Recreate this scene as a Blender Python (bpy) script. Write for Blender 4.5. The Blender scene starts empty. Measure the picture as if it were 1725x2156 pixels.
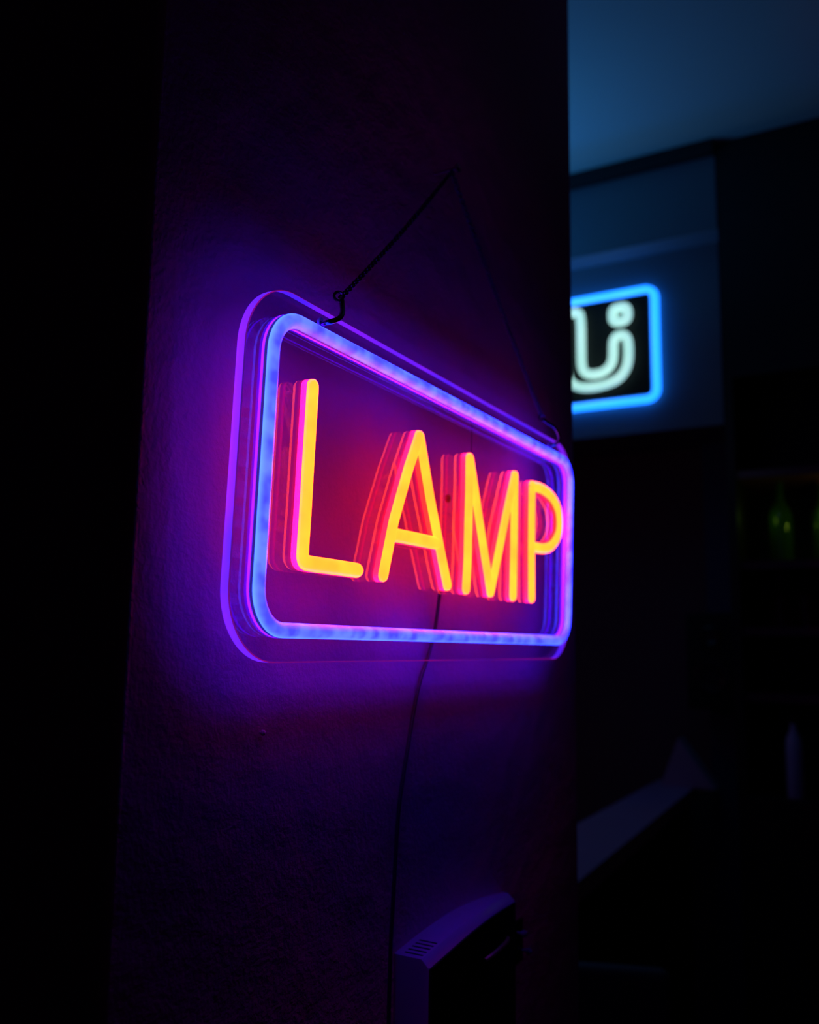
import bpy, bmesh, math, random
from mathutils import Vector, Matrix
random.seed(7)
C = bpy.context.scene
COL = C.collection
CAMZ = 1.45                                   # eye height above the floor

# ------------------------------------------------------------------ camera
cam_d = bpy.data.cameras.new('camera')
cam = bpy.data.objects.new('camera', cam_d); COL.objects.link(cam)
WX = ((0.49822368, 0.13124518, 0.85705768), (-0.86691450, 0.05802441, 0.49506809), (0.01524503, -0.98965038, 0.14268749))
M = Matrix.Identity(4)
for i in range(3):
    M[i][0] = WX[i][0]; M[i][1] = -WX[i][1]; M[i][2] = -WX[i][2]
M[2][3] = CAMZ
cam.matrix_world = M
cam_d.sensor_fit = 'HORIZONTAL'; cam_d.sensor_width = 36.0
cam_d.lens = 36.0 * 1900 / 1725
cam_d.clip_start = 0.01; cam_d.clip_end = 60
cam_d.dof.use_dof = True
cam_d.dof.focus_distance = 0.445
cam_d.dof.aperture_fstop = 9.0
C.camera = cam

# ------------------------------------------------------------------ world, exposure
w = bpy.data.worlds.new('night'); C.world = w; w.use_nodes = True
w.node_tree.nodes['Background'].inputs[0].default_value = (0.35, 0.4, 1.0, 1)
w.node_tree.nodes['Background'].inputs[1].default_value = 0.0008
C.view_settings.view_transform = 'Standard'; C.view_settings.look = 'None'
C.view_settings.exposure = 0.0; C.view_settings.gamma = 1.0
C.view_settings.use_curve_mapping = False
C.cycles.max_bounces = 6; C.cycles.diffuse_bounces = 3; C.cycles.glossy_bounces = 4
C.cycles.transparent_max_bounces = 16
C.cycles.caustics_reflective = False; C.cycles.caustics_refractive = False
C.cycles.sample_clamp_indirect = 2.0

def Z(z): return z + CAMZ

def lamp(name, kind, loc, color, energy, size=0.1, rot=(0, 0, 0), size_y=None):
    d = bpy.data.lights.new(name, kind); d.color = color; d.energy = energy
    if kind == 'AREA':
        d.size = size
        if size_y: d.shape = 'RECTANGLE'; d.size_y = size_y
    elif kind == 'POINT': d.shadow_soft_size = size
    o = bpy.data.objects.new(name, d); COL.objects.link(o)
    o.location = loc; o.rotation_euler = rot
    return o
# added area light hidden behind the pillar, washes the ceiling blue
lamp('cyan_wash', 'AREA', (1.80, 1.05, Z(0.72)), (0.02, 0.32, 1.0), 1.5, 0.4, (math.pi, 0, 0), 0.4)
# unseen green fill lights added in front of the shelf bottles
lamp('bottle_fill', 'POINT', (2.18, 0.325, Z(0.30)), (0.5, 1.0, 0.08), 0.006, 0.01)
lamp('bottle_fill', 'POINT', (2.17, 0.17, Z(0.30)), (0.6, 1.0, 0.08), 0.03, 0.01)
lamp('red_fill', 'POINT', (1.45, 1.45, Z(0.15)), (1.0, 0.16, 0.45), 0.30, 0.03)  # added behind the pillar to redden the dark lower room
lamp('cool_fill', 'POINT', (1.75, 0.42, Z(0.5)), (0.45, 0.5, 1.0), 0.05, 0.04)  # unseen cool point light over the bar ledge

# ------------------------------------------------------------------ materials
def mat(name):
    m = bpy.data.materials.new(name); m.use_nodes = True
    nt = m.node_tree; nt.nodes.clear()
    out = nt.nodes.new('ShaderNodeOutputMaterial')
    return m, nt, out
def pbr(name, col, rough=0.6, metal=0.0, bump=0.0, bscale=100.0, coat=0.0, var=0.0):
    m, nt, out = mat(name)
    b = nt.nodes.new('ShaderNodeBsdfPrincipled'); nt.links.new(b.outputs[0], out.inputs[0])
    b.inputs['Base Color'].default_value = (*col, 1); b.inputs['Roughness'].default_value = rough
    b.inputs['Metallic'].default_value = metal; b.inputs['Coat Weight'].default_value = coat
    tc = nt.nodes.new('ShaderNodeTexCoord')
    n = nt.nodes.new('ShaderNodeTexNoise'); n.inputs['Scale'].default_value = bscale; n.inputs['Detail'].default_value = 3
    nt.links.new(tc.outputs['Object'], n.inputs['Vector'])
    mx = nt.nodes.new('ShaderNodeMixRGB'); mx.blend_type = 'MULTIPLY'; mx.inputs[0].default_value = var
    mx.inputs[1].default_value = (*col, 1); nt.links.new(n.outputs['Color'], mx.inputs[2])
    nt.links.new(mx.outputs[0], b.inputs['Base Color'])
    if bump:
        bp = nt.nodes.new('ShaderNodeBump'); bp.inputs['Strength'].default_value = bump; bp.inputs['Distance'].default_value = 0.001
        nt.links.new(n.outputs['Fac'], bp.inputs['Height']); nt.links.new(bp.outputs[0], b.inputs['Normal'])
    return m
def plaster():
    m, nt, out = mat('painted_plaster')
    b = nt.nodes.new('ShaderNodeBsdfPrincipled'); nt.links.new(b.outputs[0], out.inputs[0])
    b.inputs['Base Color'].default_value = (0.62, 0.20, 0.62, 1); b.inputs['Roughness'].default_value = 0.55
    b.inputs['Specular IOR Level'].default_value = 0.25
    tc = nt.nodes.new('ShaderNodeTexCoord')
    n = nt.nodes.new('ShaderNodeTexNoise'); n.inputs['Scale'].default_value = 330; n.inputs['Detail'].default_value = 4; n.inputs['Roughness'].default_value = 0.6
    n2 = nt.nodes.new('ShaderNodeTexNoise'); n2.inputs['Scale'].default_value = 38; n2.inputs['Detail'].default_value = 2
    for k in (n, n2): nt.links.new(tc.outputs['Object'], k.inputs['Vector'])
    b1 = nt.nodes.new('ShaderNodeBump'); b1.inputs['Strength'].default_value = 0.55; b1.inputs['Distance'].default_value = 0.0009
    b2 = nt.nodes.new('ShaderNodeBump'); b2.inputs['Strength'].default_value = 0.35; b2.inputs['Distance'].default_value = 0.004
    nt.links.new(n.outputs['Fac'], b1.inputs['Height']); nt.links.new(n2.outputs['Fac'], b2.inputs['Height'])
    nt.links.new(b1.outputs[0], b2.inputs['Normal']); nt.links.new(b2.outputs[0], b.inputs['Normal'])
    return m
def glow(name, emit, strength=1.0, base=(0.8, 0.8, 0.8), rough=0.35, emit2=None, scale=60.0, uvhot=None, lo=.35, hi=.7):
    """silicone body that gives off light; emit2 = mottled second colour, uvhot = colour near the LED side"""
    m, nt, out = mat(name)
    b = nt.nodes.new('ShaderNodeBsdfPrincipled'); nt.links.new(b.outputs[0], out.inputs[0])
    b.inputs['Base Color'].default_value = (*base, 1); b.inputs['Roughness'].default_value = rough
    b.inputs['Emission Strength'].default_value = strength
    b.inputs['Emission Color'].default_value = (*emit, 1)
    src = None
    if emit2:
        tc = nt.nodes.new('ShaderNodeTexCoord')
        n = nt.nodes.new('ShaderNodeTexNoise'); n.inputs['Scale'].default_value = scale; n.inputs['Detail'].default_value = 2
        nt.links.new(tc.outputs['Object'], n.inputs['Vector'])
        r = nt.nodes.new('ShaderNodeValToRGB'); r.color_ramp.elements[0].position = lo; r.color_ramp.elements[1].position = hi
        r.color_ramp.elements[0].color = (*emit, 1); r.color_ramp.elements[1].color = (*emit2, 1)
        nt.links.new(n.outputs['Fac'], r.inputs[0]); src = r.outputs[0]
    if uvhot:
        uv = nt.nodes.new('ShaderNodeUVMap'); uv.uv_map = 'profile'
        sx = nt.nodes.new('ShaderNodeSeparateXYZ'); nt.links.new(uv.outputs[0], sx.inputs[0])
        mr = nt.nodes.new('ShaderNodeMapRange'); mr.interpolation_type = 'SMOOTHSTEP'
        mr.inputs['From Min'].default_value = 0.62; mr.inputs['From Max'].default_value = 0.98
        nt.links.new(sx.outputs['X'], mr.inputs[0])
        mx = nt.nodes.new('ShaderNodeMixRGB'); nt.links.new(mr.outputs[0], mx.inputs[0])
        if src: nt.links.new(src, mx.inputs[1])
        else: mx.inputs[1].default_value = (*emit, 1)
        mx.inputs[2].default_value = (*uvhot, 1); src = mx.outputs[0]
    if src: nt.links.new(src, b.inputs['Emission Color'])
    return m
def acrylic(name, tint=(0.93, 0.9, 0.95)):
    m, nt, out = mat(name)
    tr = nt.nodes.new('ShaderNodeBsdfTransparent'); tr.inputs[0].default_value = (*tint, 1)
    gl = nt.nodes.new('ShaderNodeBsdfGlossy'); gl.inputs['Roughness'].default_value = 0.03
    lw = nt.nodes.new('ShaderNodeLayerWeight'); lw.inputs['Blend'].default_value = 0.5      # facing = 1 - |cos|
    p = nt.nodes.new('ShaderNodeMath'); p.operation = 'POWER'; p.inputs[1].default_value = 5
    nt.links.new(lw.outputs['Facing'], p.inputs[0])
    a = nt.nodes.new('ShaderNodeMath'); a.operation = 'MULTIPLY_ADD'; a.inputs[1].default_value = 0.96; a.inputs[2].default_value = 0.04
    nt.links.new(p.outputs[0], a.inputs[0])
    mx = nt.nodes.new('ShaderNodeMixShader'); nt.links.new(a.outputs[0], mx.inputs[0])
    nt.links.new(tr.outputs[0], mx.inputs[1]); nt.links.new(gl.outputs[0], mx.inputs[2])
    nt.links.new(mx.outputs[0], out.inputs[0])
    return m
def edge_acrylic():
    """cut edge of the acrylic sheet: frosted, with added emission standing in for guided tube light"""
    m, nt, out = mat('cut_edge_added_glow')
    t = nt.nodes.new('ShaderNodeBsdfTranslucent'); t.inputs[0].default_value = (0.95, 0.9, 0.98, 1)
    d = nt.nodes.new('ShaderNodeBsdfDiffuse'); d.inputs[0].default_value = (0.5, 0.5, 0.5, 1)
    e = nt.nodes.new('ShaderNodeEmission'); e.inputs[1].default_value = 1.0  # painted glow: tube light piped to the edge is put in here
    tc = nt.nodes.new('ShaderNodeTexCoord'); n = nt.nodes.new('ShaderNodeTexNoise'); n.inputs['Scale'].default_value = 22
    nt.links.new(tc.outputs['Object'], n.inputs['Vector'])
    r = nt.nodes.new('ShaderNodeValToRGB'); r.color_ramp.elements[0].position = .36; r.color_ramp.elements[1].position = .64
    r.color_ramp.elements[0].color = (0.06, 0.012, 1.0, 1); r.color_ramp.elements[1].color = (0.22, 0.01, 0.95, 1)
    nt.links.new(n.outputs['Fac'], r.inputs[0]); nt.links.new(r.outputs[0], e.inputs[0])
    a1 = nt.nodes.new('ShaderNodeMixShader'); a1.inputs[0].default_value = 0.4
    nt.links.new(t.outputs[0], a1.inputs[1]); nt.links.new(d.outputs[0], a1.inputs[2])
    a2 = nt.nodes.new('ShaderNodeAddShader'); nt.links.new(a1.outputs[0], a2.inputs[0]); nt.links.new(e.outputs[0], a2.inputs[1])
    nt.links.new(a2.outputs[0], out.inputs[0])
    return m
def glass(name, col, rough=0.05):
    m, nt, out = mat(name)
    b = nt.nodes.new('ShaderNodeBsdfPrincipled'); nt.links.new(b.outputs[0], out.inputs[0])
    b.inputs['Base Color'].default_value = (*col, 1); b.inputs['Roughness'].default_value = rough
    b.inputs['Transmission Weight'].default_value = 0.8; b.inputs['IOR'].default_value = 1.45
    return m

M_PLASTER = plaster()
M_DARKWALL = pbr('dark_red_wall_paint', (0.16, 0.075, 0.11), 0.8, var=.2, bscale=12)
M_BULK = pbr('grey_bulkhead_paint', (0.20, 0.22, 0.24), 0.75, var=.15, bscale=8)
M_CEIL = pbr('ceiling_paint', (0.62, 0.66, 0.62), 0.85, var=.08, bscale=3)
M_FLOOR = pbr('dark_floor', (0.03, 0.028, 0.03), 0.5, var=.4, bscale=5)
M_TRIM = pbr('black_trim', (0.015, 0.012, 0.014), 0.6)
M_BLACK = pbr('black_plastic', (0.008, 0.008, 0.008), 0.35)
M_BLACKMATT = pbr('black_matt', (0.01, 0.01, 0.01), 0.9)
M_CAB = pbr('black_stained_wood', (0.012, 0.009, 0.009), 0.6, var=.5, bscale=20)
M_CHAIN = pbr('dark_metal', (0.16, 0.13, 0.17), 0.3, 1.0)
M_HOOK = pbr('blackened_wire', (0.14, 0.12, 0.16), 0.22, 1.0)
M_CORD = pbr('dark_cord_sheath', (0.12, 0.03, 0.10), 0.4)
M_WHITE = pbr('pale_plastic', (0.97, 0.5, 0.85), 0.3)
M_LEDGE = pbr('pale_ledge_top', (0.5, 0.25, 0.42), 0.5, var=.2, bscale=15)
M_CARD = pbr('pale_card', (0.5, 0.35, 0.5), 0.7)
M_ACR = acrylic('clear_acrylic')
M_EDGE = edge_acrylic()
M_RIM = glow('acrylic_rim_painted_glow', (0.75, 0.004, 0.38), 0.4, emit2=(0.15, 0.01, 0.6), scale=14)  # emission paints the pink tube light caught along the front rim
M_BLUE_FACE = glow('blue_tube_face', (0.075, 0.075, 7.0), 1.0, emit2=(0.15, 0.24, 8.0), scale=75, uvhot=(0.16, 0.50, 7.5), lo=.38, hi=.62)
M_BLUE_SIDE = glow('blue_tube_side', (0.008, 0.015, 0.15), 1.0, base=(0.75, 0.75, 0.75))
M_BLUE_BACK = glow('blue_tube_back', (0.05, 0.01, 0.5), 1.0)
M_BLUE_BLEED = glow('blue_tube_foot', (0.60, 0.02, 13.0), 1.0)
M_YEL_FACE = glow('yellow_tube_face', (14.0, 0.58, 0.042), 1.0, emit2=(14.0, 0.76, 0.046), scale=55, base=(0.8, 0.35, 0.02))
M_YEL_SIDE = glow('orange_tube_side', (3.0, 0.025, 0.02), 1.0, base=(0.8, 0.5, 0.8))
M_YEL_BACK = glow('orange_tube_back', (0.4, 0.01, 0.01), 1.0)
M_YEL_BLEED = glow('orange_tube_foot', (7.5, 0.02, 0.02), 1.0, base=(0.8, 0.5, 0.8))
M_CYAN = glow('cyan_neon', (0.025, 0.60, 3.2), 1.0)
M_MINT = glow('mint_neon', (0.42, 0.82, 0.74), 1.0, emit2=(0.52, 0.88, 0.84), scale=9)
M_GREEN = glass('green_bottle_glass', (0.20, 0.55, 0.06))
M_AMBER = glass('brown_bottle_glass', (0.45, 0.10, 0.06))
M_CLEAR = pbr('frosted_glass', (0.55, 0.6, 0.85), 0.35)
M_CAP = pbr('bottle_cap', (0.3, 0.05, 0.06), 0.4)
M_VINYL = pbr('dark_vinyl', (0.03, 0.02, 0.04), 0.6)

# ------------------------------------------------------------------ mesh helpers
def link(name, me, mats, parent=None):
    o = bpy.data.objects.new(name, me); COL.objects.link(o)
    for m in (mats if isinstance(mats, (list, tuple)) else [mats]): me.materials.append(m)
    if parent: o.parent = parent
    return o
def obj(name, bm, mats, parent=None, smooth=True, off=(0, 0, 0)):
    me = bpy.data.meshes.new(name)
    bmesh.ops.recalc_face_normals(bm, faces=bm.faces)
    if smooth:
        for f in bm.faces: f.smooth = True
        for e in bm.edges:
            if len(e.link_faces) == 2 and e.calc_face_angle(0) > 0.6: e.smooth = False
    bm.to_mesh(me); bm.free()
    o = link(name, me, mats, parent); o.location = off
    return o
def box(bm, x0, y0, z0, x1, y1, z1, bev=0.0):
    r = bmesh.ops.create_cube(bm, size=1.0)
    bmesh.ops.scale(bm, vec=(abs(x1-x0), abs(y1-y0), abs(z1-z0)), verts=r['verts'])
    bmesh.ops.translate(bm, vec=((x0+x1)/2, (y0+y1)/2, (z0+z1)/2), verts=r['verts'])
    if bev:
        es = list({e for v in r['verts'] for e in v.link_edges})
        bmesh.ops.bevel(bm, geom=es, offset=bev, segments=3, affect='EDGES', profile=0.5)
def bx(x0, y0, z0, x1, y1, z1, bev=0.0):
    bm = bmesh.new(); box(bm, x0, y0, z0, x1, y1, z1, bev); return bm
def tube(bm, pts, r, n=10, closed=False, rfun=None):
    pts = [Vector(p) for p in pts]; N = len(pts); rings = []
    ref = None
    for i, p in enumerate(pts):
        if closed: t = pts[(i+1) % N] - pts[i-1]
        else: t = pts[min(i+1, N-1)] - pts[max(i-1, 0)]
        t.normalize()
        if ref is None:
            ref = Vector((0, 0, 1)) if abs(t.z) < 0.9 else Vector((1, 0, 0))
        a = (ref - t*ref.dot(t))
        if a.length < 1e-6: a = t.orthogonal()
        a.normalize(); ref = a; b = t.cross(a)
        rr = rfun(i/(N-1)) if rfun else r
        rings.append([bm.verts.new(p + (a*math.cos(2*math.pi*k/n) + b*math.sin(2*math.pi*k/n))*rr) for k in range(n)])
    M_ = N if closed else N-1
    for i in range(M_):
        A, B = rings[i], rings[(i+1) % N]
        for k in range(n): bm.faces.new((A[k], A[(k+1) % n], B[(k+1) % n], B[k]))
    if not closed:
        bm.faces.new(rings[0][::-1]); bm.faces.new(rings[-1])
def lathe(bm, prof, n=28, c=(0, 0, 0)):
    rings = []
    for r, z in prof:
        rings.append([bm.verts.new((c[0]+r*math.cos(2*math.pi*k/n), c[1]+r*math.sin(2*math.pi*k/n), c[2]+z)) for k in range(n)])
    for A, B in zip(rings, rings[1:]):
        for k in range(n): bm.faces.new((A[k], A[(k+1) % n], B[(k+1) % n], B[k]))
    bm.faces.new(rings[0][::-1]); bm.faces.new(rings[-1])
def smooth_path(pts, it=3, closed=False):
    pts = [Vector(p) for p in pts]
    for _ in range(it):
        q = []
        n = len(pts)
        if not closed: q.append(pts[0])
        for i in range(n if closed else n-1):
            a, b = pts[i], pts[(i+1) % n]
            q += [a*.75+b*.25, a*.25+b*.75]
        if not closed: q.append(pts[-1])
        pts = q
    return pts
def tag(o, label=None, cat=None, group=None, kind=None):
    if label: o['label'] = label
    if cat: o['category'] = cat
    if group: o['group'] = group
    if kind: o['kind'] = kind
    return o
def thing(name, label, cat, loc=(0, 0, 0), rot=(0, 0, 0), group=None):
    o = bpy.data.objects.new(name, None); COL.objects.link(o)
    o.empty_display_size = 0.05; o.location = loc; o.rotation_euler = rot
    return tag(o, label, cat, group)
def struct(name, bm, m, label=None, smooth=False):
    return tag(obj(name, bm, m, None, smooth), label, kind='structure')

# ------------------------------------------------------------------ the room
WY = 0.2815                                    # face of the pillar that carries the sign
CEIL = Z(1.212)
KW = WY/0.276                                  # wall-mounted things were measured for a face at 0.276
struct('floor', bx(-3.0, -3.0, -0.1, 3.2, 4.0, 0.0), M_FLOOR, 'dark unlit floor')
struct('ceiling', bx(-3.0, -3.0, CEIL, 3.2, 4.0, CEIL+0.1), M_CEIL, 'ceiling washed with blue light')
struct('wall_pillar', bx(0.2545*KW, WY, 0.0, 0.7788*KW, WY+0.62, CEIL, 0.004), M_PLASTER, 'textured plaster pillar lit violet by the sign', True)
struct('wall_left', bx(0.30, WY+0.62, 0.0, 0.40, 4.0, CEIL), M_BLACKMATT, 'unlit black wall at the left')
struct('wall_back', bx(2.45, -3.0, 0.0, 2.6, 4.0, CEIL), M_DARKWALL, 'dark back wall')
struct('wall_right', bx(-3.0, -3.1, 0.0, 3.2, -3.0, CEIL), M_DARKWALL)
struct('wall_far', bx(0.4, 3.9, 0.0, 3.2, 4.0, CEIL), M_DARKWALL)
struct('trim_1', bx(2.2, 0.405, Z(0.528), 2.45, 3.8, CEIL), M_BULK, 'painted bulkhead behind the cyan sign')
struct('trim_2', bx(2.127, 0.392, Z(0.989), 2.2, 3.8, CEIL), M_BULK, 'projecting fascia under the ceiling')
struct('trim_3', bx(2.105, 0.392, CEIL-0.035, 2.127, 3.8, CEIL), M_TRIM, 'black cornice strip along the ceiling edge')
struct('trim_4', bx(2.40, 0.405, 0.0, 2.45, 0.50, Z(0.528)), pbr('navy_panel', (0.05, 0.06, 0.14), 0.7), 'narrow navy pilaster on the back wall')
struct('baseboard_back', bx(2.43, 0.5, 0.0, 2.45, 3.8, 0.1), M_TRIM)

# ------------------------------------------------------------------ the front sign (local: x right, z up, -y out of the wall)
SG = thing('neon_sign', 'clear acrylic neon sign reading LAMP in yellow letters inside a blue tube frame', 'sign',
           (0.31476, 0.25379, Z(0.15115)))
# local axes: x along the wall, y into the wall, z up along the slightly leaning sheet
xs = Vector((0.99999, 0, -0.00358)); zs = Vector((0.0036, -0.02791, 0.99960)); ys = zs.cross(xs)
SG.matrix_world = Matrix(((xs.x, ys.x, zs.x, 0.31476), (xs.y, ys.y, zs.y, 0.25379), (xs.z, ys.z, zs.z, Z(0.15115)), (0, 0, 0, 1)))
FW, FH = 0.3944, 0.1467
YP = 0.005                                     # front surface of the acrylic in sign space
TH = 0.0048
RT = 0.0036                                    # tube half width
HW = 0.0034                                    # straight side of the tube
DR = 0.0033                                    # rise of its rounded front

def rounded_rect(x0, z0, x1, z1, r, n=12):
    out = []
    for cx, cz, a0 in ((x1-r, z1-r, 0), (x0+r, z1-r, 90), (x0+r, z0+r, 180), (x1-r, z0+r, 270)):
        for k in range(n+1):
            a = math.radians(a0 + 90*k/n); out.append((cx+r*math.cos(a), cz+r*math.sin(a)))
    return out
def dense(path, closed=False, step=0.004):
    out = []; n = len(path)
    for i in range(n if closed else n-1):
        a = Vector(path[i]); b = Vector(path[(i+1) % n]); L = (b-a).length; k = max(1, int(L/step))
        for j in range(k): out.append(a.lerp(b, j/k))
    if not closed: out.append(Vector(path[-1]))
    return out
PROF = [(-1, 0, 0), (-1, .45, 0), (-1, 1, 0)]
for k in range(1, 12): PROF.append((-math.cos(math.pi*k/12), 1, math.sin(math.pi*k/12)))
PROF += [(1, 1, 0), (1, .45, 0), (1, 0, 0)]
PL = len(PROF)
def dtube(bm, path, closed=False, rt=RT, wob=0.0):
    """flexible LED tube: flat sides + rounded front, slots 0 front, 1 side, 2 back"""
    uvl = bm.loops.layers.uv.get('profile') or bm.loops.layers.uv.new('profile')
    P = dense(path, closed); N = len(P); sec = []
    if wob:
        P = [p + Vector((math.sin(i*.33+wob)*.00018, math.cos(i*.21+wob*2)*.00014)) for i, p in enumerate(P)]
    for i in range(N):
        t = (P[(i+1) % N]-P[i-1]) if closed else (P[min(i+1, N-1)]-P[max(i-1, 0)])
        t.normalize(); sec.append((P[i], Vector((t.y, -t.x)), 1.0))
    if not closed:
        t0 = (P[0]-P[1]).normalized(); t1 = (P[-1]-P[-2]).normalized()
        pre = [(P[0]+t0*rt*math.sin(a), sec[0][1], math.cos(a)) for a in (1.45, 1.2, .9, .6, .3)]
        post = [(P[-1]+t1*rt*math.sin(a), sec[-1][1], math.cos(a)) for a in (.3, .6, .9, 1.2, 1.45)]
        sec = pre+sec+post
    rings = []
    for p, nrm, s in sec:
        ring = []
        for u, hh, d in PROF:
            q = p + nrm*(u*rt*s)
            ring.append(bm.verts.new((q.x, YP - hh*HW - d*DR*(0.35+0.65*s), q.y)))
        rings.append(ring)
    n = len(rings)
    for i in range(n if closed else n-1):
        A, B = rings[i], rings[(i+1) % n]
        for k in range(PL):
            k2 = (k+1) % PL
            f = bm.faces.new((A[k], A[k2], B[k2], B[k]))
            f.material_index = 2 if k == PL-1 else (3 if k in (0, PL-2) else (1 if k in (1, PL-3) else 0))
            for l, kk in zip(f.loops, (k, k2, k2, k)): l[uvl].uv = (kk/(PL-1), 0)
    if not closed:
        f = bm.faces.new(rings[0]); f.material_index = 1
        f = bm.faces.new(rings[-1][::-1]); f.material_index = 1

# acrylic sheet with two hanging holes' grommets
MG = 0.0150
outer = rounded_rect(-MG, -FH-MG, FW+MG, MG, 0.034, 20)
bm = bmesh.new()
CH = 0.0005
ins = rounded_rect(-MG+CH, -FH-MG+CH, FW+MG-CH, MG-CH, 0.034-CH, 20)
ff = [bm.verts.new((x, YP, z)) for x, z in ins]
fr = [bm.verts.new((x, YP+CH, z)) for x, z in outer]; bk = [bm.verts.new((x, YP+TH, z)) for x, z in outer]
bm.faces.new(ff); bm.faces.new(bk[::-1])
n = len(outer)
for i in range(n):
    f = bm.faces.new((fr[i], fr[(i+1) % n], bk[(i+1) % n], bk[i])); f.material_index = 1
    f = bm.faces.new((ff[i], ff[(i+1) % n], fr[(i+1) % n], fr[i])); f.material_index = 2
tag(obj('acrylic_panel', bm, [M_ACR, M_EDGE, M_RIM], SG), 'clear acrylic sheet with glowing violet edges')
bm = bmesh.new(); dtube(bm, rounded_rect(0, -FH, FW, 0, 0.0195, 14), True)
tag(obj('frame_tube', bm, [M_BLUE_FACE, M_BLUE_SIDE, M_BLUE_BACK, M_BLUE_BLEED], SG), 'blue glowing tube bent into a rounded rectangle')

def mm(*p): return [(a/1000, -b/1000) for a, b in p]
def letter(label, strokes):
    bm = bmesh.new()
    for i, s in enumerate(strokes): dtube(bm, s, False, rt=0.0039, wob=1.0+i)
    return tag(obj('letter_tube', bm, [M_YEL_FACE, M_YEL_SIDE, M_YEL_BACK, M_YEL_BLEED], SG), label)
letter('yellow glowing letter L', [smooth_path(mm((31.2, 28.5), (31.0, 60), (31.3, 91), (30.8, 109), (31.0, 113.6), (35.0, 114.6), (53.5, 114.4), (79, 114.3)), 2)])
letter('yellow glowing letter A', [mm((137.3, 31.0), (126.6, 52), (112.9, 85), (106.5, 107), (104.2, 115)),
                                   mm((138.3, 31.0), (153.7, 65), (171.5, 100.3), (179.6, 115)),
                                   mm((114, 91.8), (164, 91.0))])
letter('yellow glowing letter M', [mm((204.6, 31.5), (205.9, 57), (206.6, 97), (205.6, 116.0)),
                                   mm((205.0, 31.5), (217.5, 59), (229.6, 87), (242.6, 115.6)),
                                   mm((278.2, 30.5), (259.7, 73.5), (243.2, 115.6)),
                                   mm((278.8, 30.5), (279.7, 74), (281.0, 116.5))])
bowl = smooth_path(mm((311.2, 32.2), (333, 30.6), (356, 34), (370.5, 44), (371.5, 60), (360, 71.5), (345, 76.8), (314, 77.8)), 3)
letter('yellow glowing letter P', [mm((311.2, 32.2), (313.0, 78), (315.4, 116.0)), bowl])
# feed wires behind the sheet
for name, pts in (('feed_wire', [(0.2268, YP+TH+.001, 0.010), (0.2271, YP+TH+.001, -0.02), (0.228, YP+TH+.001, -0.05)]),):
    bm = bmesh.new(); tube(bm, pts, 0.00025, 6); obj(name, bm, M_CORD, SG)
bm = bmesh.new(); lathe(bm, [(0.0012, 0), (0.0026, .0006), (0.0026, .0022), (0.001, .003)], 14)
bmesh.ops.rotate(bm, verts=bm.verts, cent=(0, 0, 0), matrix=Matrix.Rotation(math.radians(-90), 3, 'X'))
tag(obj('wire_knot', bm, M_CORD, SG, off=(0.1965, YP+TH, -0.0585)), 'small dark wire knot behind the sheet')
M_GROM = pbr('grommet_plastic', (0.8, 0.6, 0.8), 0.2)
for u in (0.0400, FW-0.0400):
    bm = bmesh.new()
    pts = [(u+0.0023*math.cos(a), YP-0.0004, 0.0072+0.0023*math.sin(a)) for a in [2*math.pi*k/18 for k in range(18)]]
    tube(bm, pts, 0.0007, 8, True)
    obj('grommet', bm, M_GROM, SG)

# ------------------------------------------------------------------ nail, hooks and chains
NAIL = Vector((0.5155, 0.2685, Z(0.3205)))
t = thing('wall_nail', 'small nail in the pillar from which both chains hang', 'nail', (NAIL.x, WY, NAIL.z+.0015))
bm = bmesh.new(); lathe(bm, [(0.0011, -0.004), (0.0011, 0.0165), (0.0030, 0.0168), (0.0032, 0.0182), (0.0014, 0.0188)], 14)
bmesh.ops.rotate(bm, verts=bm.verts, cent=(0, 0, 0), matrix=Matrix.Rotation(math.radians(90), 3, 'X'))
obj('shank', bm, pbr('nail_metal', (0.5, 0.3, 0.5), 0.35, 1.0), t)

def link_mesh():
    bm = bmesh.new(); pts = []
    a, b = 0.00060, 0.00135
    for k in range(14):
        th = 2*math.pi*k/14
        pts.append((math.cos(th)*b, 0, math.sin(th)*b + (a if math.sin(th) > 0 else -a)))
    tube(bm, pts, 0.00052, 5, True)
    me = bpy.data.meshes.new('link'); bmesh.ops.recalc_face_normals(bm, faces=bm.faces)
    for f in bm.faces: f.smooth = True
    bm.to_mesh(me); bm.free(); me.materials.append(M_CHAIN); return me
LINK = link_mesh()
def chain(label, a, b, hookpts, ring):
    root = thing('hanging_chain', label, 'chain', b, (0, 0, 0), 'chains holding the front sign')
    bi = Vector(b)
    def P(p): return Vector(p) - bi
    L = (Vector(b)-Vector(a)).length; n = int(L/0.0024)
    d = (Vector(b)-Vector(a)).normalized()
    q0 = d.to_track_quat('Z', 'Y')
    sag = Vector((0, 0, -1)) * (L*0.012)
    for k in range(n):
        t_ = (k+.5)/n
        o = bpy.data.objects.new('link', LINK); COL.objects.link(o); o.parent = root
        o.location = Vector(a).lerp(Vector(b), t_) + sag*math.sin(math.pi*t_) - bi
        o.rotation_mode = 'QUATERNION'
        from mathutils import Quaternion
        o.rotation_quaternion = q0 @ Quaternion((0, 0, 1), (math.pi/2)*(k % 2) + .35 + random.uniform(-.15, .15))
    bm = bmesh.new(); tube(bm, [P(p) for p in smooth_path(hookpts, 3)], 0.0014, 12)
    tag(obj('hook', bm, M_HOOK, root), 'bent wire hook passing through the sheet')
    bm = bmesh.new(); c = P(ring); pts = []
    for k in range(18):
        th = 2*math.pi*k/18
        pts.append((c.x+0.0017*math.cos(th), c.y-0.0017*math.cos(th), c.z+0.0024*math.sin(th)))
    tube(bm, pts, 0.0008, 7, True); obj('ring', bm, M_CHAIN, root)
    return root
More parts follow.
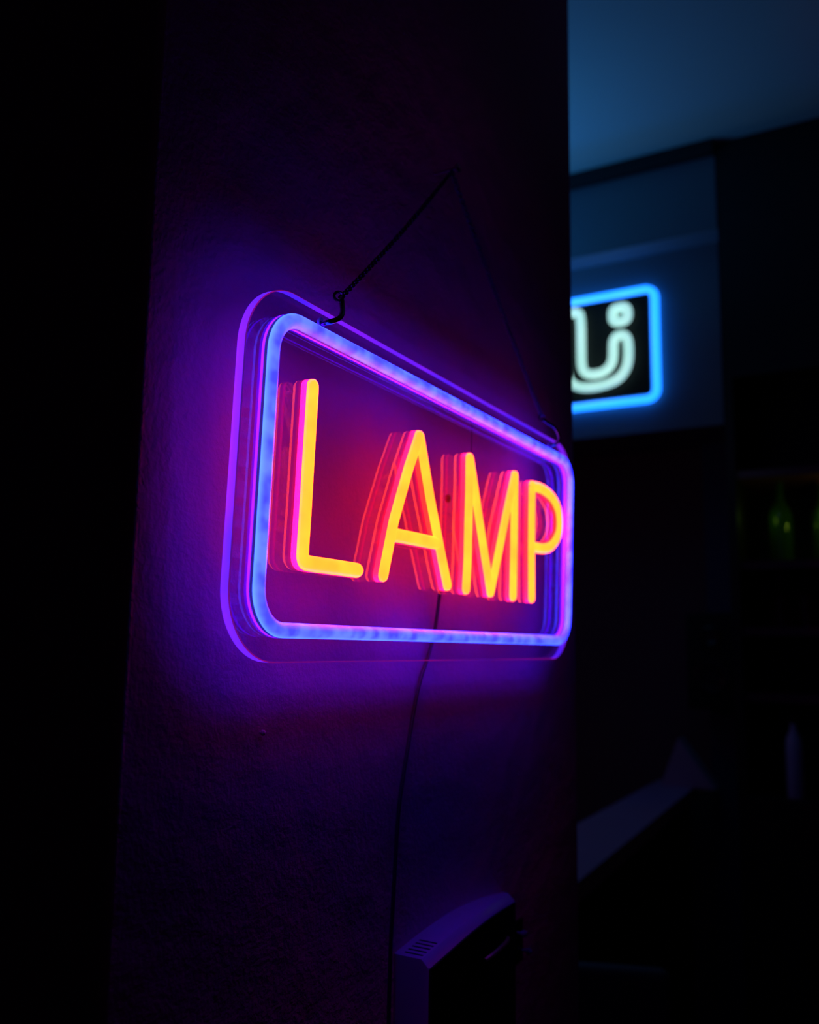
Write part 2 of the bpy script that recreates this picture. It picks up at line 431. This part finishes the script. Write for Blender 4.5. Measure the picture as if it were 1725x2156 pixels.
def SL(u, h, v):                                # sign space -> world (u right, h out of the sheet plane, v up)
    return SG.matrix_world @ Vector((u, h, v))
hl = [SL(0.0392, YP+TH+.003, 0.0068), SL(0.0396, YP+.002, 0.0066), SL(0.0405, -0.002, 0.0072), SL(0.0455, -0.0035, 0.0105), SL(0.0520, 0.000, 0.0165), SL(0.0555, .003, 0.0215), SL(0.0562, .004, 0.0248)]
chain('dark thin chain from the nail to the near left end of the LAMP sign', SL(0.0560, .0045, 0.0262), NAIL, hl, SL(0.0540, .0045, 0.0262))
uR = FW-0.0400
hr = [SL(uR, YP+TH+.003, 0.0068), SL(uR+.000, YP+.002, 0.0068), SL(uR+.001, -0.0025, 0.0090), SL(uR-.0005, -0.004, 0.0150), SL(uR-.006, -.002, 0.0215), SL(uR-.012, .002, 0.0235), SL(uR-.0165, .004, 0.0255)]
chain('dark thin chain from the nail to the far right end of the LAMP sign', SL(uR-.0185, .0045, 0.0285), NAIL, hr, SL(uR-.0170, .0045, 0.0268))

# ------------------------------------------------------------------ power cord down the pillar
cp = [(0.5160, 0.2680, 0.044), (0.5158, 0.2715, 0.042), (0.5149, 0.2736, 0.0342), (0.509, 0.2728, 0.015), (0.5050, 0.2726, 0.0038), (0.4965, 0.273, -0.012), (0.4900, 0.2738, -0.0223),
      (0.4830, 0.2742, -0.042), (0.4782, 0.2742, -0.0581), (0.4705, 0.2742, -0.082), (0.4667, 0.2742, -0.0998), (0.4645, 0.2742, -0.125), (0.4629, 0.2742, -0.1459), (0.4608, 0.2742, -0.17), (0.4600, 0.2742, -0.22), (0.461, 0.2742, -0.45), (0.463, 0.2742, -0.9)]
bm = bmesh.new(); tube(bm, [(x*k_, y*k_, Z(z*k_)) for (x, y, z), k_ in ((p, 1+(KW-1)*min(1, max(0, (.044-p.z)/.03))) for p in smooth_path(cp, 2))], 0.0012, 10)
tag(obj('power_cord', bm, M_CORD), 'thin dark power cord running down the pillar from the LAMP sign', 'cord')
t = thing('wall_pin', 'tiny pin head stuck in the pillar below the left end of the LAMP sign', 'pin', (0.341*KW, WY, Z(-0.043*KW)))
bm = bmesh.new(); lathe(bm, [(0.0006, -.003), (0.0006, .0010), (0.0014, .0014), (0.0013, .0024), (0.0004, .003)], 12)
bmesh.ops.rotate(bm, verts=bm.verts, cent=(0, 0, 0), matrix=Matrix.Rotation(math.radians(90), 3, 'X'))
obj('head', bm, pbr('pin_head', (0.8, 0.5, 0.8), 0.2), t)

# ------------------------------------------------------------------ wall unit with the arched vented top
DX0, DX1, DZ0 = 0.468, 0.618, Z(-0.36)
U = thing('wall_unit', 'pale wall-mounted box with arched vented top and black front below the LAMP sign', 'wall unit', (DX0*KW, WY, CAMZ+(DZ0-CAMZ)*KW))
U.scale = (KW, KW, KW); WO = 0.276
def top_z(s): return Z(-0.1752) + 0.0062*math.sin(math.pi*min(1, s*1.02)*.93) - 0.001*s**3
def front_y(s): return 0.2535 + 0.013*s**2.6
bm = bmesh.new(); NS = 28; cols = []
for i in range(NS+1):
    s = i/NS; x = DX0+(DX1-DX0)*s; y = front_y(s); zt = top_z(s)
    sec = [(WO, DZ0), (WO, zt), (y+.0052, zt), (y+.0046, zt-.0002), (y+.0006, zt-.0038), (y, zt-.0046), (y, DZ0)]
    cols.append([bm.verts.new((x-DX0, a-WO, b-DZ0)) for a, b in sec])
for A, B in zip(cols, cols[1:]):
    for k in range(len(A)):
        k2 = (k+1) % len(A); bm.faces.new((A[k], A[k2], B[k2], B[k]))
bm.faces.new(cols[0]); bm.faces.new(cols[-1][::-1])
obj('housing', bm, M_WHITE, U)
bm = bmesh.new(); cols = []
for i in range(NS+1):
    q = i/NS; q = .012+q*.976; x = (DX1-DX0)*q; y = front_y(q)-WO; zt = top_z(q)-DZ0
    cols.append([bm.verts.new(p) for p in ((x, y+.0005, .004), (x, y+.0005, zt-.0046), (x, y-.0010, zt-.0050), (x, y-.0010, .004))])
for A, B_ in zip(cols, cols[1:]):
    for k in range(4): bm.faces.new((A[k], A[(k+1) % 4], B_[(k+1) % 4], B_[k]))
bm.faces.new(cols[0]); bm.faces.new(cols[-1][::-1])
tag(obj('front_panel', bm, M_BLACKMATT, U, smooth=False), 'glossy black front panel')
for k in range(5):
    s0 = 0.0035 + k*0.0042; s = (s0)/(DX1-DX0)
    bm = bmesh.new(); box(bm, s0, -0.0165, top_z(s)-DZ0-.0012, s0+.0017, -.0045, top_z(s)-DZ0+.00025, .0003)
    tag(obj('vent_slot', bm, M_BLACKMATT, U, smooth=False), 'black vent slot')
bm = bmesh.new(); tube(bm, smooth_path([(0.064, 0.2488-WO, 0.168), (0.070, 0.2462-WO, 0.170), (0.092, 0.2462-WO, 0.172), (0.098, 0.2488-WO, 0.172)], 2), 0.0016, 8)
tag(obj('pull_bar', bm, pbr('dim_violet_plastic', (0.05, 0.02, 0.05), 0.4), U), 'small dark pull bar')
t = thing('wall_hook', 'small wall plate with two round knobs right of the vented wall unit', 'hook', (0.642*KW, WY, Z(-0.213*KW)))
obj('plate', bx(-.007, -.003, -.016, .0075, 0, .014, .001), M_BLACK, t)
for dx, dz in ((-.004, .0065), (.005, -.008)):
    bm = bmesh.new(); lathe(bm, [(0.001, .002), (0.001, .006), (0.0024, .0072), (0.0026, .009), (0.0012, .0105)], 14)
    bmesh.ops.rotate(bm, verts=bm.verts, cent=(0, 0, 0), matrix=Matrix.Rotation(math.radians(90), 3, 'X'))
    obj('knob', bm, pbr('knob_plastic', (0.5, 0.25, 0.5), 0.3), t, off=(dx, 0, dz))

# ------------------------------------------------------------------ cyan sign on the bulkhead
SX = 2.187; K = SX/2.2
T = thing('cyan_neon_sign', 'cyan framed neon sign with pale mint outlined letter on the bulkhead behind the pillar', 'sign', (2.2, 0.95, Z(0.60)))
def bp(x, y, z): return (x-2.2, y-0.95, Z(z)-Z(0.60))
YR, YL, ZB, ZT = 0.5625*K, 1.45, 0.612*K, 0.900*K
fp = []
for cx, cz, a0 in ((YR+.026, ZT-.026, 90), (YR+.026, ZB+.026, 180)):
    for k in range(9):
        a = math.radians(a0+90*k/8); fp.append((SX, cx+.026*math.cos(a), cz+.026*math.sin(a)))
for cx, cz, a0 in ((YL-.026, ZB+.026, 270), (YL-.026, ZT-.026, 0)):
    for k in range(9):
        a = math.radians(a0+90*k/8); fp.append((SX, cx+.026*math.cos(a), cz+.026*math.sin(a)))
# the top rises / bottom drops with the photo's perspective, both rails are level here
bm = bmesh.new(); tube(bm, [bp(*p) for p in fp], 0.0105, 12, True)
tag(obj('frame_tube', bm, M_CYAN, T), 'cyan glowing tube frame')
obj('backing_board', bx(*bp(2.180, YR+.012, ZB+.012), *bp(2.185, YL-.012, ZT-.012), .002), M_BLACKMATT, T, smooth=False)
SXL = 2.164
def sc(pts): return [bp(SXL, y*SXL/2.2, z*SXL/2.2) for y, z in pts]
upath = [(.757, .862), (.757, .76), (.757, .722), (.748, .700), (.722, .694), (.695, .698), (.676, .716), (.672, .74), (.672, .772), (.666, .787), (.651, .791), (.637, .785), (.632, .765), (.632, .725), (.640, .695), (.662, .672), (.700, .662), (.740, .661), (.772, .668), (.795, .690), (.800, .730), (.800, .862), (.790, .872), (.768, .872)]
bm = bmesh.new(); tube(bm, [Vector(p) for p in smooth_path(sc(upath), 2, True)], 0.0112, 10, True)
tag(obj('letter_tube', bm, M_MINT, T), 'mint glowing tube bent into an outlined letter U')
dpath = [(.670, .828), (.672, .845), (.670, .862), (.652, .865), (.635, .862), (.632, .845), (.635, .828), (.652, .825)]
bm = bmesh.new(); tube(bm, [Vector(p) for p in smooth_path(sc(dpath), 2, True)], 0.0115, 10, True)
tag(obj('dot_tube', bm, M_MINT, T), 'mint glowing tube ring forming a square dot')
for y in (0.62, 1.0, 1.35):
    obj('mounting_post', bx(*bp(2.185, y, .64), *bp(2.2, y+.012, .652)), M_TRIM, T, smooth=False)

# ------------------------------------------------------------------ bar ledge and what stands on it
LZ = Z(-0.34)
B = thing('bar_ledge', 'narrow pale topped bar ledge running back beside the pillar', 'counter', (1.9, 0.55, 0))
bm = bmesh.new()
v = [bm.verts.new(p) for z in (LZ-.03, LZ) for p in ((-.62, -.085, z), (.47, -.020, z), (.51, .083, z), (-.62, .05, z))]
for f in ((3, 2, 1, 0), (4, 5, 6, 7), (0, 1, 5, 4), (1, 2, 6, 5), (2, 3, 7, 6), (3, 0, 4, 7)): bm.faces.new([v[i] for i in f])
obj('ledge_top', bm, M_LEDGE, B, smooth=False)
bm = bmesh.new()
v = [bm.verts.new(p) for z in (0, LZ-.03) for p in ((-.60, -.065, z), (.45, -.005, z), (.49, .070, z), (-.60, .04, z))]
for f in ((3, 2, 1, 0), (4, 5, 6, 7), (0, 1, 5, 4), (1, 2, 6, 5), (2, 3, 7, 6), (3, 0, 4, 7)): bm.faces.new([v[i] for i in f])
tag(obj('ledge_body', bm, M_CAB, B, smooth=False), 'black panelled body under the ledge')
# folded tent card on the ledge end
bm = bmesh.new()
def tri(y0, z0, y1, z1, y2, z2, x0, x1):
    a = [bm.verts.new((x0, y, z)) for y, z in ((y0, z0), (y1, z1), (y2, z2))]; b = [bm.verts.new((x1, y, z)) for y, z in ((y0, z0), (y1, z1), (y2, z2))]
    bm.faces.new(a); bm.faces.new(b[::-1])
    for i in range(3): bm.faces.new((a[i], a[(i+1) % 3], b[(i+1) % 3], b[i]))
tri(-.055, 0, .075, 0, .030, .115, -.03, .03)
tc_ = tag(obj('tent_card', bm, M_CARD, smooth=False, off=(2.34, 0.530, LZ)), 'pale folded tent card standing on the far end of the bar ledge', 'card')
# black loudspeaker above the ledge on the pilaster
S_ = thing('loudspeaker', 'small black loudspeaker mounted on the navy pilaster above the bar ledge', 'speaker', (2.40, 0.465, Z(-0.15)))
obj('cabinet', bx(-.11, -.055, 0, -.015, .065, .232, .006), M_BLACKMATT, S_)
for z, r in ((.075, .042), (.175, .024)):
    bm = bmesh.new(); lathe(bm, [(r*.25, -.004), (r*.6, .001), (r*.85, .004), (r, .002), (r, 0)], 24)
    bmesh.ops.rotate(bm, verts=bm.verts, cent=(0, 0, 0), matrix=Matrix.Rotation(math.radians(-90), 3, 'Y'))
    obj('cone', bm, M_BLACK, S_, off=(-.111, .005, z))
obj('bracket', bx(-.016, -.01, .09, 0, .02, .14), M_TRIM, S_, smooth=False)

# ------------------------------------------------------------------ black back-bar unit with bottles
BY0, BY1, BXF, BXB = -0.75, 0.39, 2.13, 2.44
BB = thing('back_bar_unit', 'tall black back bar shelving reaching the ceiling at the right', 'shelving', (BXB, (BY0+BY1)/2, 0))
def bb(x, y, z): return (x-BXB, y-(BY0+BY1)/2, z)
obj('side_panel', bx(*bb(BXF, BY1-.02, 0), *bb(BXB, BY1, CEIL-.004)), M_CAB, BB, smooth=False)
obj('side_panel', bx(*bb(BXF, BY0, 0), *bb(BXB, BY0+.02, CEIL-.004)), M_CAB, BB, smooth=False)
obj('back_panel', bx(*bb(BXB-.012, BY0+.02, 0), *bb(BXB, BY1-.02, CEIL-.004)), M_CAB, BB, smooth=False)
obj('top_fascia', bx(*bb(BXF, BY0+.02, Z(.62)), *bb(BXF+.02, BY1-.02, CEIL-.004)), M_CAB, BB, smooth=False)
obj('base_cabinet', bx(*bb(BXF-.02, BY0+.02, 0), *bb(BXB-.012, BY1-.02, Z(-.32))), M_CAB, BB, smooth=False)
SHZ = [Z(.192), Z(.045), Z(-.10), Z(.40)]
for z in SHZ:
    obj('shelf', bx(*bb(BXF+.01, BY0+.02, z-.018), *bb(BXB-.012, BY1-.02, z)), pbr('dark_red_shelf', (0.10, 0.02, 0.03), 0.4), BB, smooth=False)
def bottle(name, label, x, y, z, h, r, m, group=None, cap=True):
    o = thing(name, label, 'bottle', (x, y, z), (0, 0, 0), group)
    bm = bmesh.new()
    lathe(bm, [(r*.85, 0), (r, .004), (r, h*.52), (r*.92, h*.60), (r*.45, h*.72), (r*.33, h*.78), (r*.33, h*.95)], 24)
    obj('glass_body', bm, m, o)
    if cap:
        bm = bmesh.new(); lathe(bm, [(r*.38, h*.95), (r*.38, h), (r*.3, h*1.005)], 16); obj('cap', bm, M_CAP, o)
    return o
G = 'bottles on the back bar shelves'
bottle('bottle', 'green glowing bottle on the upper shelf of the back bar, left one', 2.235, .292, SHZ[0], .20, .026, M_GREEN, G)
bottle('bottle', 'bright green bottle on the upper shelf at the right edge of the photo', 2.235, .200, SHZ[0], .19, .028, M_GREEN, G)
bottle('bottle', 'dim reddish bottle on the lower shelf of the back bar, left one', 2.235, .300, SHZ[1], .12, .024, M_AMBER, G)
bottle('bottle', 'dim reddish bottle on the lower shelf, second from the left', 2.235, .245, SHZ[1], .12, .024, M_AMBER, G)
bottle('bottle', 'dim reddish bottle on the lower shelf at the right edge of the photo', 2.235, .190, SHZ[1], .12, .024, M_AMBER, G)
o = thing('frosted_bottle', 'slim frosted pale blue bottle standing alone on the base cabinet at the right', 'bottle', (2.16, .275, Z(-.32)))
bm = bmesh.new(); lathe(bm, [(.016, 0), (.0175, .004), (.0178, .10), (.016, .125), (.007, .145), (.0065, .16)], 22)
obj('glass_body', bm, M_CLEAR, o)
bm = bmesh.new(); lathe(bm, [(.0075, .158), (.0075, .170), (.006, .172)], 14); obj('stopper', bm, M_BLACK, o)

# ------------------------------------------------------------------ bar stool low behind the pillar
ST = thing('bar_stool', 'dark bar stool with rounded low backrest behind the pillar at the bottom', 'stool', (1.041, 0.417, 0), (0, 0, math.radians(20)))
obj('seat', bx(-.16, -.155, .72, .15, .155, .765, .018), M_VINYL, ST)
obj('backrest', bx(.135, -.162, .80, .165, .16, Z(-.41), .014), M_VINYL, ST)
for s in (-1, 1):
    bm = bmesh.new(); tube(bm, [(.14, s*.12, .74), (.15, s*.12, .83)], .009, 10); obj('back_post', bm, M_CHAIN, ST)
    for q in (-1, 1):
        bm = bmesh.new(); tube(bm, [(q*.12, s*.12, .725), (q*.17, s*.17, 0)], .011, 10); obj('leg', bm, M_CHAIN, ST)
bm = bmesh.new(); tube(bm, [(-.155, -.155, .26), (.155, -.155, .26), (.155, .155, .26), (-.155, .155, .26)], .008, 8, True); obj('foot_rail', bm, M_CHAIN, ST)
